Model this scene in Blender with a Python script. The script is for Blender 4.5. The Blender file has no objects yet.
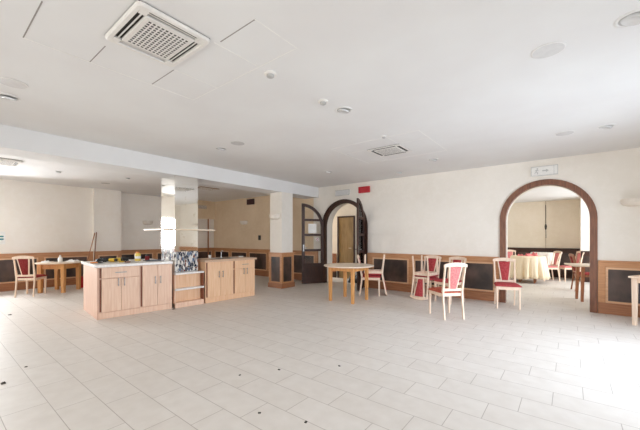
import bpy, bmesh, math, random
from mathutils import Vector, Matrix
random.seed(7)
R = math.radians
S = bpy.context.scene
COL = S.collection

# ---------------------------------------------------------------- materials
def lin(c):
    return tuple(((v / 255) / 12.92 if v / 255 <= .04045 else ((v / 255 + .055) / 1.055) ** 2.4) for v in c[:3]) + (1,)

def new_mat(name):
    m = bpy.data.materials.new(name); m.use_nodes = True
    nt = m.node_tree; nt.nodes.clear()
    out = nt.nodes.new('ShaderNodeOutputMaterial')
    b = nt.nodes.new('ShaderNodeBsdfPrincipled')
    nt.links.new(b.outputs[0], out.inputs[0])
    return m, nt, b, out

def noise_mat(name, c1, c2, scale=6, rough=.5, bump=0, detail=5, stretch=(1, 1, 1), spec=.5, metal=0, lo=.35, hi=.65, sheen=0, coords='Object'):
    m, nt, b, out = new_mat(name)
    tc = nt.nodes.new('ShaderNodeTexCoord'); mp = nt.nodes.new('ShaderNodeMapping')
    mp.inputs['Scale'].default_value = stretch
    nt.links.new(tc.outputs[coords], mp.inputs[0])
    n = nt.nodes.new('ShaderNodeTexNoise'); n.inputs['Scale'].default_value = scale; n.inputs['Detail'].default_value = detail
    nt.links.new(mp.outputs[0], n.inputs['Vector'])
    cr = nt.nodes.new('ShaderNodeValToRGB')
    cr.color_ramp.elements[0].position = lo; cr.color_ramp.elements[1].position = hi
    cr.color_ramp.elements[0].color = lin(c1); cr.color_ramp.elements[1].color = lin(c2)
    nt.links.new(n.outputs['Fac'], cr.inputs[0]); nt.links.new(cr.outputs[0], b.inputs['Base Color'])
    b.inputs['Roughness'].default_value = rough; b.inputs['Metallic'].default_value = metal
    b.inputs['Specular IOR Level'].default_value = spec
    if bump:
        bp = nt.nodes.new('ShaderNodeBump'); bp.inputs['Strength'].default_value = bump; bp.inputs['Distance'].default_value = .01
        nt.links.new(n.outputs['Fac'], bp.inputs['Height']); nt.links.new(bp.outputs[0], b.inputs['Normal'])
    return m

def wood(name, c1, c2, rough=.4, along='z', scale=4.0):
    st = {'x': (1, 14, 14), 'y': (14, 1, 14), 'z': (14, 14, 1)}[along]
    return noise_mat(name, c1, c2, scale, rough, .04, 6, st, lo=.3, hi=.7)

def plain(name, c, rough=.5, metal=0, spec=.5):
    return noise_mat(name, c, tuple(min(255, v + 6) for v in c), 20, rough, 0, 2, metal=metal, spec=spec)

def plaster(name, c1, c2, c3):
    """cream wallpaper: big soft blotches plus a fine mottle"""
    m, nt, b, out = new_mat(name)
    tc = nt.nodes.new('ShaderNodeTexCoord')
    n1 = nt.nodes.new('ShaderNodeTexNoise'); n1.inputs['Scale'].default_value = .9; n1.inputs['Detail'].default_value = 6
    n2 = nt.nodes.new('ShaderNodeTexNoise'); n2.inputs['Scale'].default_value = 9; n2.inputs['Detail'].default_value = 8; n2.inputs['Roughness'].default_value = .7
    for n in (n1, n2): nt.links.new(tc.outputs['Object'], n.inputs['Vector'])
    r1 = nt.nodes.new('ShaderNodeValToRGB'); r1.color_ramp.elements[0].position = .35; r1.color_ramp.elements[1].position = .65
    r1.color_ramp.elements[0].color = lin(c1); r1.color_ramp.elements[1].color = lin(c2)
    r2 = nt.nodes.new('ShaderNodeValToRGB'); r2.color_ramp.elements[0].position = .45; r2.color_ramp.elements[1].position = .75
    r2.color_ramp.elements[0].color = (0, 0, 0, 1); r2.color_ramp.elements[1].color = (.55, .55, .55, 1)
    mx = nt.nodes.new('ShaderNodeMix'); mx.data_type = 'RGBA'
    nt.links.new(n1.outputs['Fac'], r1.inputs[0]); nt.links.new(n2.outputs['Fac'], r2.inputs[0])
    nt.links.new(r2.outputs[0], mx.inputs[0]); nt.links.new(r1.outputs[0], mx.inputs[6]); mx.inputs[7].default_value = lin(c3)
    nt.links.new(mx.outputs[2], b.inputs['Base Color'])
    b.inputs['Roughness'].default_value = .75; b.inputs['Specular IOR Level'].default_value = .25
    bp = nt.nodes.new('ShaderNodeBump'); bp.inputs['Strength'].default_value = .12; bp.inputs['Distance'].default_value = .01
    nt.links.new(n2.outputs['Fac'], bp.inputs['Height']); nt.links.new(bp.outputs[0], b.inputs['Normal'])
    return m

def tile_mat():
    m, nt, b, out = new_mat('floor_tiles')
    N = nt.nodes.new; L = nt.links.new
    def math_(op, a, bb=None):
        n = N('ShaderNodeMath'); n.operation = op
        for i, v in enumerate((a, bb)):
            if v is None: continue
            if isinstance(v, (int, float)): n.inputs[i].default_value = v
            else: L(v, n.inputs[i])
        return n.outputs[0]
    tc = N('ShaderNodeTexCoord'); sp = N('ShaderNodeSeparateXYZ'); L(tc.outputs['Object'], sp.inputs[0])
    v = math_('DIVIDE', math_('SUBTRACT', sp.outputs[1], .662), .278)
    row = math_('FLOOR', v); fv = math_('FRACT', v)
    u = math_('DIVIDE', math_('SUBTRACT', math_('ADD', sp.outputs[0], 2.148), math_('MULTIPLY', math_('SUBTRACT', row, 2.0), .2033)), .61)
    colm = math_('FLOOR', u); fu = math_('FRACT', u)
    du = math_('MULTIPLY', math_('MINIMUM', fu, math_('SUBTRACT', 1.0, fu)), .61)
    dv = math_('MULTIPLY', math_('MINIMUM', fv, math_('SUBTRACT', 1.0, fv)), .278)
    d = math_('MINIMUM', du, dv)
    g = N('ShaderNodeMapRange'); g.inputs[1].default_value = .0012; g.inputs[2].default_value = .0034; L(d, g.inputs[0])
    cb = N('ShaderNodeCombineXYZ'); L(colm, cb.inputs[0]); L(row, cb.inputs[1])
    wn = N('ShaderNodeTexWhiteNoise'); wn.noise_dimensions = '2D'; L(cb.outputs[0], wn.inputs['Vector'])
    n1 = N('ShaderNodeTexNoise'); n1.inputs['Scale'].default_value = 8; n1.inputs['Detail'].default_value = 8; L(tc.outputs['Object'], n1.inputs['Vector'])
    n2 = N('ShaderNodeTexNoise'); n2.inputs['Scale'].default_value = .7; n2.inputs['Detail'].default_value = 3; L(tc.outputs['Object'], n2.inputs['Vector'])
    fac = math_('ADD', math_('MULTIPLY', wn.outputs[0], .1), math_('ADD', math_('MULTIPLY', n1.outputs['Fac'], .62), math_('MULTIPLY', n2.outputs['Fac'], .25)))
    cr = N('ShaderNodeValToRGB'); cr.color_ramp.elements[0].position = .3; cr.color_ramp.elements[1].position = .85
    cr.color_ramp.elements[0].color = lin((212, 205, 197)); cr.color_ramp.elements[1].color = lin((230, 225, 219)); L(fac, cr.inputs[0])
    mx = N('ShaderNodeMix'); mx.data_type = 'RGBA'; L(g.outputs[0], mx.inputs[0]); mx.inputs[6].default_value = lin((168, 158, 148)); L(cr.outputs[0], mx.inputs[7])
    L(mx.outputs[2], b.inputs['Base Color'])
    rr = N('ShaderNodeMapRange'); rr.inputs[3].default_value = .38; rr.inputs[4].default_value = .55; L(n1.outputs['Fac'], rr.inputs[0]); L(rr.outputs[0], b.inputs['Roughness'])
    b.inputs['Specular IOR Level'].default_value = .4
    bp = N('ShaderNodeBump'); bp.inputs['Strength'].default_value = .25; bp.inputs['Distance'].default_value = .003
    L(g.outputs[0], bp.inputs['Height']); L(bp.outputs[0], b.inputs['Normal'])
    return m

def mosaic_mat():
    m, nt, b, out = new_mat('broken_mosaic')
    N = nt.nodes.new; L = nt.links.new
    tc = N('ShaderNodeTexCoord'); mp = N('ShaderNodeMapping'); mp.inputs['Scale'].default_value = (1.6, 1.6, .75); L(tc.outputs['Object'], mp.inputs[0])
    vo = N('ShaderNodeTexVoronoi'); vo.inputs['Scale'].default_value = 19; L(mp.outputs[0], vo.inputs['Vector'])
    sp = N('ShaderNodeSeparateColor'); L(vo.outputs['Color'], sp.inputs[0])
    cr = N('ShaderNodeValToRGB'); cr.color_ramp.interpolation = 'CONSTANT'
    e = cr.color_ramp.elements
    e[0].position = 0; e[0].color = lin((38, 44, 62)); e[1].position = .4; e[1].color = lin((214, 214, 212))
    for p, c in ((.52, (84, 104, 132)), (.62, (228, 224, 216)), (.8, (120, 62, 52)), (.88, (150, 150, 152))):
        k = e.new(p); k.color = lin(c)
    L(sp.outputs[0], cr.inputs[0])
    v2 = N('ShaderNodeTexVoronoi'); v2.feature = 'DISTANCE_TO_EDGE'; v2.inputs['Scale'].default_value = 19; L(mp.outputs[0], v2.inputs['Vector'])
    mr = N('ShaderNodeMapRange'); mr.inputs[1].default_value = .03; mr.inputs[2].default_value = .06; L(v2.outputs['Distance'], mr.inputs[0])
    mx = N('ShaderNodeMix'); mx.data_type = 'RGBA'; L(mr.outputs[0], mx.inputs[0]); mx.inputs[6].default_value = lin((196, 192, 186)); L(cr.outputs[0], mx.inputs[7])
    L(mx.outputs[2], b.inputs['Base Color']); b.inputs['Roughness'].default_value = .2
    return m

def mirror_mat():
    m, nt, b, out = new_mat('aged_mirror')
    N = nt.nodes.new; L = nt.links.new
    tc = N('ShaderNodeTexCoord'); n = N('ShaderNodeTexNoise'); n.inputs['Scale'].default_value = 7; n.inputs['Detail'].default_value = 8; L(tc.outputs['Object'], n.inputs['Vector'])
    cr = N('ShaderNodeValToRGB'); cr.color_ramp.elements[0].position = .22; cr.color_ramp.elements[1].position = .34
    cr.color_ramp.elements[0].color = lin((226, 220, 204)); cr.color_ramp.elements[1].color = lin((248, 247, 242)); L(n.outputs['Fac'], cr.inputs[0])
    L(cr.outputs[0], b.inputs['Base Color']); b.inputs['Metallic'].default_value = 1; b.inputs['Roughness'].default_value = .035
    return m

def glass_mat(name='window_glass'):
    m, nt, b, out = new_mat(name)
    nt.nodes.remove(b)
    t = nt.nodes.new('ShaderNodeBsdfTransparent'); g = nt.nodes.new('ShaderNodeBsdfGlossy'); g.inputs['Roughness'].default_value = .03
    f = nt.nodes.new('ShaderNodeFresnel'); f.inputs['IOR'].default_value = 1.18
    mx = nt.nodes.new('ShaderNodeMixShader'); nt.links.new(f.outputs[0], mx.inputs[0])
    nt.links.new(t.outputs[0], mx.inputs[1]); nt.links.new(g.outputs[0], mx.inputs[2]); nt.links.new(mx.outputs[0], out.inputs[0])
    return m

def stain_panel():
    m = noise_mat('stained_panel', (48, 37, 33), (110, 86, 76), 2.2, .32, .03, 9, (1.2, 1.2, 1.0), lo=.38, hi=.8)
    return m

M = dict(
    floor=tile_mat(), mosaic=mosaic_mat(), mirror=mirror_mat(), glass=glass_mat(), dark_panel=stain_panel(),
    wall=plaster('cream_wallpaper', (238, 233, 224), (232, 226, 216), (243, 238, 231)),
    tan_wall=plaster('tan_wallpaper', (230, 210, 182), (221, 199, 168), (236, 218, 194)),
    back_wall=plaster('warm_wallpaper', (246, 241, 233), (241, 234, 224), (249, 245, 239)),
    ceiling=noise_mat('ceiling_paint', (228, 227, 226), (232, 232, 231), 1.2, .85, 0, 4, spec=.2),
    white=plain('white_enamel', (236, 235, 231), .4), cream_plastic=plain('cream_plastic', (226, 223, 218), .4),
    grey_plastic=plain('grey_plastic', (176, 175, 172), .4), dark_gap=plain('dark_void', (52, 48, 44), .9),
    brown_gap=plain('brown_void', (150, 122, 96), .7),
    frosted=plain('frosted_glass', (214, 214, 214), .25), bowl=plain('plaster_bowl', (228, 220, 208), .7),
    oak=wood('oak_trim', (176, 122, 80), (204, 152, 108), .4, 'x'), oak_light=wood('oak_moulding', (206, 160, 122), (224, 184, 148), .4, 'x'),
    oak_dark=wood('oak_base', (142, 92, 60), (172, 118, 82), .45, 'x'),
    mahogany=wood('dark_walnut', (44, 24, 16), (74, 42, 28), .5, 'z'),
    arch_wood=wood('brown_arch_wood', (96, 58, 40), (138, 88, 62), .35, 'z'),
    beech=wood('pale_beech', (226, 199, 174), (239, 218, 198), .4, 'z'),
    dark_wood=wood('brown_chair_wood', (120, 74, 50), (150, 96, 68), .4, 'z'),
    red=noise_mat('red_velour', (158, 58, 62), (184, 82, 84), 40, .9, .1, 4, spec=.1),
    rust=noise_mat('rust_velour', (168, 74, 58), (192, 104, 84), 40, .9, .1, 4, spec=.1),
    pink=noise_mat('pink_velour', (202, 118, 118), (220, 146, 142), 40, .9, .1, 4, spec=.1),
    maroon=noise_mat('maroon_velour', (116, 42, 42), (142, 58, 56), 40, .9, .1, 4, spec=.1),
    table_wood=wood('honey_wood', (204, 144, 84), (226, 170, 108), .4, 'z'),
    table_top=wood('pale_table_top', (226, 206, 184), (240, 224, 206), .35, 'x', 2),
    brown_leg=wood('brown_leg_wood', (150, 96, 66), (182, 124, 90), .4, 'z'),
    cab=wood('pink_beech_front', (224, 184, 156), (238, 206, 182), .45, 'z', 3),
    cab_warm=wood('warm_beech_front', (224, 178, 138), (238, 200, 164), .45, 'z', 3),
    carcass=wood('cabinet_carcass', (206, 164, 140), (224, 188, 166), .5, 'z', 3),
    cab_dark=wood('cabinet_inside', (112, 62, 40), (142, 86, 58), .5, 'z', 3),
    worktop=noise_mat('white_worktop', (226, 222, 217), (238, 235, 231), 30, .3, 0, 4),
    worktop_edge=wood('brown_worktop', (196, 160, 132), (216, 184, 158), .35, 'y', 3),
    steel=plain('brushed_steel', (150, 148, 145), .35, .9), chrome=plain('chrome', (210, 210, 210), .15, 1), black=plain('black_plastic', (28, 27, 26), .45),
    dark_steel=plain('dark_steel', (70, 70, 72), .25, .8),
    yellow=plain('yellow_plastic', (226, 186, 60), .4), yellow_label=plain('yellow_tin', (232, 204, 98), .35), orange=plain('orange_plastic', (214, 130, 50), .4),
    exit_red=plain('red_sign', (176, 18, 34), .4), dull_red=plain('dull_red_sign', (58, 26, 24), .6), bucket_red=plain('red_bucket', (190, 30, 40), .35),
    sign_white=plain('sign_white', (232, 231, 227), .5), sign_grey=plain('sign_grey', (184, 184, 182), .5),
    teal=plain('teal_print', (46, 128, 132), .5), paper=noise_mat('paper', (236, 235, 232), (244, 243, 240), 12, .8, .05),
    door_olive=noise_mat('olive_door', (134, 110, 72), (158, 132, 90), 3, .5, .03, 6, (6, 6, 1)),
    cloth=noise_mat('cream_cloth', (238, 220, 190), (244, 230, 206), 60, .85, .05, 3, spec=.1),
    white_cloth=noise_mat('white_cloth', (244, 240, 232), (248, 246, 240), 60, .85, .05, 3, spec=.1),
    napkin=noise_mat('rose_cloth', (206, 92, 98), (232, 150, 146), 22, .9, .3, 4, spec=.1),
    partition=plaster('beige_panels', (234, 223, 206), (226, 214, 194), (238, 229, 214)),
    joint=plain('ceiling_joint', (150, 145, 140), .9), ring=plain('ceiling_ring', (224, 223, 221), .6),
    pale_shelf=wood('pale_shelf', (226, 206, 180), (238, 222, 200), .4, 'y'),
    scrap=plain('dark_scrap', (62, 56, 50), .9), grey_fibre=noise_mat('mop_fibre', (178, 172, 160), (206, 200, 190), 60, .95, .3, 3),
)

# ---------------------------------------------------------------- mesh helpers
class MB:
    def __init__(self): self.bm = bmesh.new()
    def box(self, x0, x1, y0, y1, z0, z1, bev=0, mat=None, seg=2):
        b = bmesh.new(); bmesh.ops.create_cube(b, size=1)
        bmesh.ops.scale(b, vec=(x1 - x0, y1 - y0, z1 - z0), verts=b.verts)
        bmesh.ops.translate(b, vec=((x0 + x1) / 2, (y0 + y1) / 2, (z0 + z1) / 2), verts=b.verts)
        if bev: bmesh.ops.bevel(b, geom=list(b.edges), offset=bev, segments=seg, affect='EDGES', profile=.5)
        if mat is not None: bmesh.ops.transform(b, matrix=mat, verts=b.verts)
        self._add(b); return self
    def _add(self, b):
        me = bpy.data.meshes.new('tmp'); b.to_mesh(me); b.free(); self.bm.from_mesh(me); bpy.data.meshes.remove(me)
    def cyl(self, c, r, h, r2=None, n=24, mat=None):
        b = bmesh.new(); bmesh.ops.create_cone(b, cap_ends=True, segments=n, radius1=r, radius2=r if r2 is None else r2, depth=h)
        bmesh.ops.translate(b, vec=(c[0], c[1], c[2] + h / 2), verts=b.verts)
        if mat is not None: bmesh.ops.transform(b, matrix=mat, verts=b.verts)
        self._add(b); return self
    def lathe(self, prof, c=(0, 0, 0), n=32, a0=0, a1=2 * math.pi, mat=None):
        b = bmesh.new(); full = abs(a1 - a0 - 2 * math.pi) < 1e-6
        rings = []
        for i in range(n if full else n + 1):
            a = a0 + (a1 - a0) * i / n
            rings.append([b.verts.new((c[0] + r * math.cos(a), c[1] + r * math.sin(a), c[2] + z)) for r, z in prof])
        k = len(rings)
        for i in range(k if full else k - 1):
            A, B = rings[i], rings[(i + 1) % k]
            for j in range(len(prof) - 1): b.faces.new((A[j], B[j], B[j + 1], A[j + 1]))
        bmesh.ops.remove_doubles(b, verts=b.verts, dist=1e-5)
        bmesh.ops.recalc_face_normals(b, faces=b.faces)
        if mat is not None: bmesh.ops.transform(b, matrix=mat, verts=b.verts)
        self._add(b); return self
    def tube(self, pts, r, n=10, caps=True):
        """round tube along points; r number or list"""
        b = bmesh.new(); pts = [Vector(p) for p in pts]; rings = []
        for i, p in enumerate(pts):
            t = (pts[min(i + 1, len(pts) - 1)] - pts[max(i - 1, 0)]).normalized()
            up = Vector((0, 0, 1)) if abs(t.z) < .95 else Vector((1, 0, 0))
            u = t.cross(up).normalized(); v = t.cross(u).normalized(); rr = r[i] if isinstance(r, (list, tuple)) else r
            rings.append([b.verts.new(p + u * rr * math.cos(2 * math.pi * k / n) + v * rr * math.sin(2 * math.pi * k / n)) for k in range(n)])
        for i in range(len(pts) - 1):
            for k in range(n): b.faces.new((rings[i][k], rings[i][(k + 1) % n], rings[i + 1][(k + 1) % n], rings[i + 1][k]))
        if caps: b.faces.new(rings[0]); b.faces.new(rings[-1])
        bmesh.ops.recalc_face_normals(b, faces=b.faces); self._add(b); return self
    def bar(self, secs, bev=.004):
        """square section bar: secs = list of (center, half width x, half depth y)"""
        b = bmesh.new(); rings = []
        for c, hx, hy in secs:
            rings.append([b.verts.new((c[0] + sx * hx, c[1] + sy * hy, c[2])) for sx, sy in ((-1, -1), (1, -1), (1, 1), (-1, 1))])
        for i in range(len(rings) - 1):
            for k in range(4): b.faces.new((rings[i][k], rings[i][(k + 1) % 4], rings[i + 1][(k + 1) % 4], rings[i + 1][k]))
        b.faces.new(rings[0]); b.faces.new(rings[-1]); bmesh.ops.recalc_face_normals(b, faces=b.faces)
        if bev:
            ed = [e for e in b.edges if abs((e.verts[0].co - e.verts[1].co).normalized().z) > .5]
            bmesh.ops.bevel(b, geom=ed, offset=bev, segments=2, affect='EDGES', profile=.5)
        self._add(b); return self
    def prism(self, poly, y0, y1, axis='y', mat=None, bev=0):
        """closed outline (x,z) extruded along y (or (x,y) along z)"""
        b = bmesh.new()
        P = (lambda p, t: (p[0], t, p[1])) if axis == 'y' else (lambda p, t: (p[0], p[1], t))
        A = [b.verts.new(P(p, y0)) for p in poly]; B = [b.verts.new(P(p, y1)) for p in poly]
        b.faces.new(A); b.faces.new(B[::-1])
        n = len(poly)
        for i in range(n): b.faces.new((A[i], A[(i + 1) % n], B[(i + 1) % n], B[i]))
        bmesh.ops.recalc_face_normals(b, faces=b.faces)
        if bev: bmesh.ops.bevel(b, geom=list(b.edges), offset=bev, segments=2, affect='EDGES', profile=.5)
        if mat is not None: bmesh.ops.transform(b, matrix=mat, verts=b.verts)
        self._add(b); return self
    def strip(self, outer, inner, y0, y1, mat=None):
        """solid band between two matching polylines in the xz plane"""
        b = bmesh.new(); q = []
        for o, i in zip(outer, inner):
            q.append([b.verts.new((o[0], y0, o[1])), b.verts.new((o[0], y1, o[1])), b.verts.new((i[0], y1, i[1])), b.verts.new((i[0], y0, i[1]))])
        for k in range(len(q) - 1):
            for j in range(4): b.faces.new((q[k][j], q[k][(j + 1) % 4], q[k + 1][(j + 1) % 4], q[k + 1][j]))
        b.faces.new(q[0]); b.faces.new(q[-1]); bmesh.ops.recalc_face_normals(b, faces=b.faces)
        if mat is not None: bmesh.ops.transform(b, matrix=mat, verts=b.verts)
        self._add(b); return self
    def xf(self, mat): bmesh.ops.transform(self.bm, matrix=mat, verts=self.bm.verts); return self
    def build(self, name, mat, parent=None, smooth=False, kind=None, loc=None, rot=None):
        me = bpy.data.meshes.new(name)
        if smooth:
            for f in self.bm.faces: f.smooth = True
        self.bm.to_mesh(me); self.bm.free()
        me.materials.append(mat)
        o = bpy.data.objects.new(name, me); COL.objects.link(o)
        if smooth:
            try: me.set_sharp_from_angle(angle=R(40))
            except Exception: pass
        if parent: o.parent = parent
        if kind: o['kind'] = kind
        if loc: o.location = loc
        if rot: o.rotation_euler = rot
        return o

def tag(o, label, cat, group=None):
    o['label'] = label; o['category'] = cat
    if group: o['group'] = group
    return o
def thing(name, label, cat, loc=(0, 0, 0), rz=0, group=None, rx=0):
    o = bpy.data.objects.new(name, None); COL.objects.link(o); o.empty_display_size = .1
    o.location = loc; o.rotation_euler = (rx, 0, rz)
    return tag(o, label, cat, group)
def root(name, loc=(0, 0, 0), rz=0):
    o = bpy.data.objects.new(name, None); COL.objects.link(o); o.location = loc; o.rotation_euler = (0, 0, rz); o['kind'] = 'structure'; return o
def dup(src, loc, rz=None, label=None, rx=0, group=None):
    r = src.copy(); COL.objects.link(r); r.location = loc; r.rotation_euler = (rx, 0, src.rotation_euler[2] if rz is None else rz)
    if label: r['label'] = label
    if group: r['group'] = group
    for ch in list(src.children):
        c = ch.copy(); COL.objects.link(c); c.parent = r
        for g in list(ch.children):
            d = g.copy(); COL.objects.link(d); d.parent = c
    return r

def grid_wall(mb, u0, u1, z0, z1, t0, t1, holes, axis):
    """wall slab with rectangular holes; axis 'x' runs along x (thickness in y)"""
    us = sorted({u0, u1, *[h[0] for h in holes], *[h[1] for h in holes]}); zs = sorted({z0, z1, *[h[2] for h in holes], *[h[3] for h in holes]})
    for a, b in zip(us, us[1:]):
        for c, d in zip(zs, zs[1:]):
            if any(h[0] <= (a + b) / 2 <= h[1] and h[2] <= (c + d) / 2 <= h[3] for h in holes): continue
            if axis == 'x': mb.box(a, b, t0, t1, c, d)
            else: mb.box(t0, t1, a, b, c, d)
    return mb

def arch_pts(xc, r, spring, n=28):
    return [(xc - r * math.cos(math.pi * i / n), spring + r * math.sin(math.pi * i / n)) for i in range(n + 1)]

# ---------------------------------------------------------------- the room
WY = 7.6; WT = .4; CZ = 2.89; CB = 2.84; LX = -11.25; LX2 = -11.6; RX = 2.2; FY = -2.4
MB().box(-12.2, 4.2, -3, 14.6, -.1, 0).build('floor', M['floor'], kind='structure')
MB().box(-6.1, RX + .3, FY - .3, WY + .02, CZ, CZ + .2).build('ceiling', M['ceiling'], kind='structure')
MB().box(-12, -6.55, FY - .3, WY + .02, CB, CB + .25).build('ceiling', M['ceiling'], kind='structure')
MB().box(-6.6, -6.05, FY, WY, 2.585, 2.97).build('trim_1', M['ceiling'], kind='structure')       # dropped beam

AR = (-.385, .69, 1.72); AL = (-5.12, .70, 1.68)        # arches: centre, inner radius, spring height
def arch_wall():
    mb = MB(); arches = sorted([AL, AR]); top = 3.1; x = -6.25
    MB().box(-11.8, x, WY, WY + WT, 0, top).build('wall_back', M['tan_wall'], kind='structure')
    for xc, r, sp in arches:
        mb.box(x, xc - r, WY, WY + WT, 0, top)
        p = arch_pts(xc, r, sp)
        mb.strip([(q[0], top) for q in p], p, WY, WY + WT)
        x = xc + r
    mb.box(x, 4.2, WY, WY + WT, 0, top)
    return mb.build('wall_back', M['wall'], kind='structure')
arch_wall()
# left wall with a window just outside the photo
LH = [(-2.2, -.35, .1, 2.3), (.0, .98, 1.0, 2.1)]
mb = MB(); grid_wall(mb, FY, 3.27, 0, 3.05, LX - .3, LX, LH, 'y'); mb.box(LX2 - .2, LX2, 3.2, WY, 0, 3.05); mb.build('wall_left', M['back_wall'], kind='structure')
MB().box(LX2, LX + .1, 3.25, 3.98, 0, CB).build('wall_left', M['back_wall'], kind='structure')     # pilaster
# bulkhead with duct in the far left corner
MB().box(LX2, LX2 + .1, 6.3, WY, 2.12, CB).build('wall_left', M['tan_wall'], kind='structure')
MB().tube([(LX2 + .06, 7.3, 0), (LX2 + .06, 7.3, 2.12)], .025).build('trim_2', M['oak_dark'], kind='structure')
RH = [(-1.6, .6, .5, 2.4), (1.2, 3.0, .1, 2.5), (3.5, 5.7, .05, 2.5)]
mb = MB(); grid_wall(mb, FY, WY, 0, 3.05, RX, RX + .3, RH, 'y'); mb.build('wall_right', M['wall'], kind='structure')
FILL_H = [(-10.6, -7.2, .5, 2.45), (-5.6, -2.8, .4, 2.5), (-2.0, .8, .4, 2.5)]  # rear windows added to give frontal fill
mb = MB(); grid_wall(mb, -11.6, RX + .3, 0, 3.05, FY - .3, FY, FILL_H, 'x'); mb.build('wall_front', M['wall'], kind='structure')

# rooms beyond the arches
Y2 = 13.6
BH = [(9.8, 12.4, .6, 2.35)]
mb = MB(); mb.box(-2.5, RX + .3, Y2, Y2 + .2, 0, 2.9); mb.build('wall_far', M['partition'], kind='structure')
mb = MB(); grid_wall(mb, WY + WT, Y2, 0, 2.9, RX, RX + .2, BH, 'y'); mb.build('wall_far', M['wall'], kind='structure')
mb = MB(); mb.box(-2.7, -2.5, WY + WT, Y2 + .2, 0, 2.9); mb.build('wall_side', M['wall'], kind='structure')
MB().box(.26, 1.4, 12.7, Y2, 0, 2.66).build('wall_far', M['wall'], kind='structure')               # pier
MB().box(-2.7, RX + .3, WY + WT, Y2 + .2, 2.64, 2.8).build('ceiling', M['ceiling'], kind='structure')
CY = 8.85
mb = MB(); mb.box(-9.0, -6.18, CY, CY + .2, 0, 2.9); mb.box(-6.18, -5.53, CY, CY + .2, 2.06, 2.9); mb.box(-5.53, -2.7, CY, CY + .2, 0, 2.9)
mb.build('wall_corridor', M['wall'], kind='structure')
grid_wall(MB(), WY + WT, CY + .2, 0, 2.9, -9.2, -9, [(8.1, 8.75, .9, 2.3)], 'y').build('wall_corridor', M['wall'], kind='structure')  # end window added to brighten the corridor
MB().box(-9.2, -2.7, WY + WT, CY + .2, 2.62, 2.8).build('ceiling', M['ceiling'], kind='structure')
# battens of the beige wall panels in the far room
MB().box(-.672, -.66, Y2 - .006, Y2 + .01, .98, 2.64).build('trim_3', M['brown_gap'], kind='structure')
t = thing('wall_hook', 'small dark hook hanging on the seam between the beige far wall panels', 'hook', (-.666, Y2 - .006, 1.75))
MB().lathe([(0, -.12), (.02, -.1), (.035, 0), (.02, .08), (0, .1)]).build('weight', M['dark_steel'], t, True)
MB().tube([(0, 0, .1), (0, 0, .75)], .01, 8).tube([(0, 0, -.1), (.01, 0, -.4)], .008, 8).build('cord', M['black'], t, True)

# inner door seen through the left arch
d = MB().box(-6.13, -5.56, CY - .03, CY + .02, 0, 2.03, .004).build('door_3', M['door_olive'], kind='structure')
MB().box(-6.2, -6.13, CY - .05, CY + .03, 0, 2.08, .004).box(-5.56, -5.52, CY - .05, CY + .03, 0, 2.08, .004).box(-6.13, -5.56, CY - .05, CY + .03, 2.03, 2.08, .004).build('door_frame', M['mahogany'], d)
MB().cyl((0, 0, 0), .012, .05, mat=Matrix.Translation((-5.62, CY - .03, 1.02)) @ Matrix.Rotation(R(90), 4, 'X')).box(-5.72, -5.61, CY - .085, CY - .07, 1.01, 1.03, .004).build('handle', M['chrome'], d)

# windows (all outside the frame; they light the room; rear and corridor ones added)
def window(n, lo, hi, z0, z1, fix, axis, cols, door=False):
    m = MB(); w = .06; t = .07
    cuts = [lo + (hi - lo) * i / cols for i in range(cols + 1)]
    def bx(a, b, c, d_):
        if axis == 'x': m.box(a, b, fix - t / 2, fix + t / 2, c, d_, .005)
        else: m.box(fix - t / 2, fix + t / 2, a, b, c, d_, .005)
    bx(lo, hi, z0, z0 + w); bx(lo, hi, z1 - w, z1)
    for i, c in enumerate(cuts):
        a = c if i == 0 else (c - w if i == cols else c - w / 2); bx(a, a + w, z0 + w, z1 - w)
    o = m.build('window_%d' % n, M['white'], kind='structure')
    for a, b in zip(cuts, cuts[1:]):
        g = MB()
        if axis == 'x': g.box(a + w / 2, b - w / 2, fix - .004, fix + .004, z0 + w, z1 - w)
        else: g.box(fix - .004, fix + .004, a + w / 2, b - w / 2, z0 + w, z1 - w)
        g.build('pane', M['glass'], o)
k = 1
for h in LH: window(k, *h, LX - .2, 'y', 3 if h[2] < .5 else 2); k += 1
for h in RH: window(k, *h, RX + .2, 'y', 2); k += 1
for h in FILL_H: window(k, *h, FY - .2, 'x', 3); k += 1
window(k, 8.1, 8.75, .9, 2.3, -9.1, 'y', 1); k += 1  # added corridor window
for h in BH: window(k, *h, RX + .12, 'y', 3); k += 1

# arch casings
def casing(n, A, mat, w=.085):
    xc, r, sp = A
    inner = [(xc - r, 0)] + arch_pts(xc, r, sp) + [(xc + r, 0)]
    outer = [(xc - r - w, 0)] + arch_pts(xc, r + w, sp) + [(xc + r + w, 0)]
    m = MB(); m.strip(outer, inner, WY - .03, WY)
    m.strip([(xc - r, 0)] + arch_pts(xc, r, sp) + [(xc + r, 0)], [(xc - r + .02, 0)] + arch_pts(xc, r - .02, sp) + [(xc + r - .02, 0)], WY - .03, WY + .1)
    return m.build('trim_%d' % n, mat, kind='structure')
casing(4, AL, M['mahogany']); casing(5, AR, M['arch_wood'])

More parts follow.
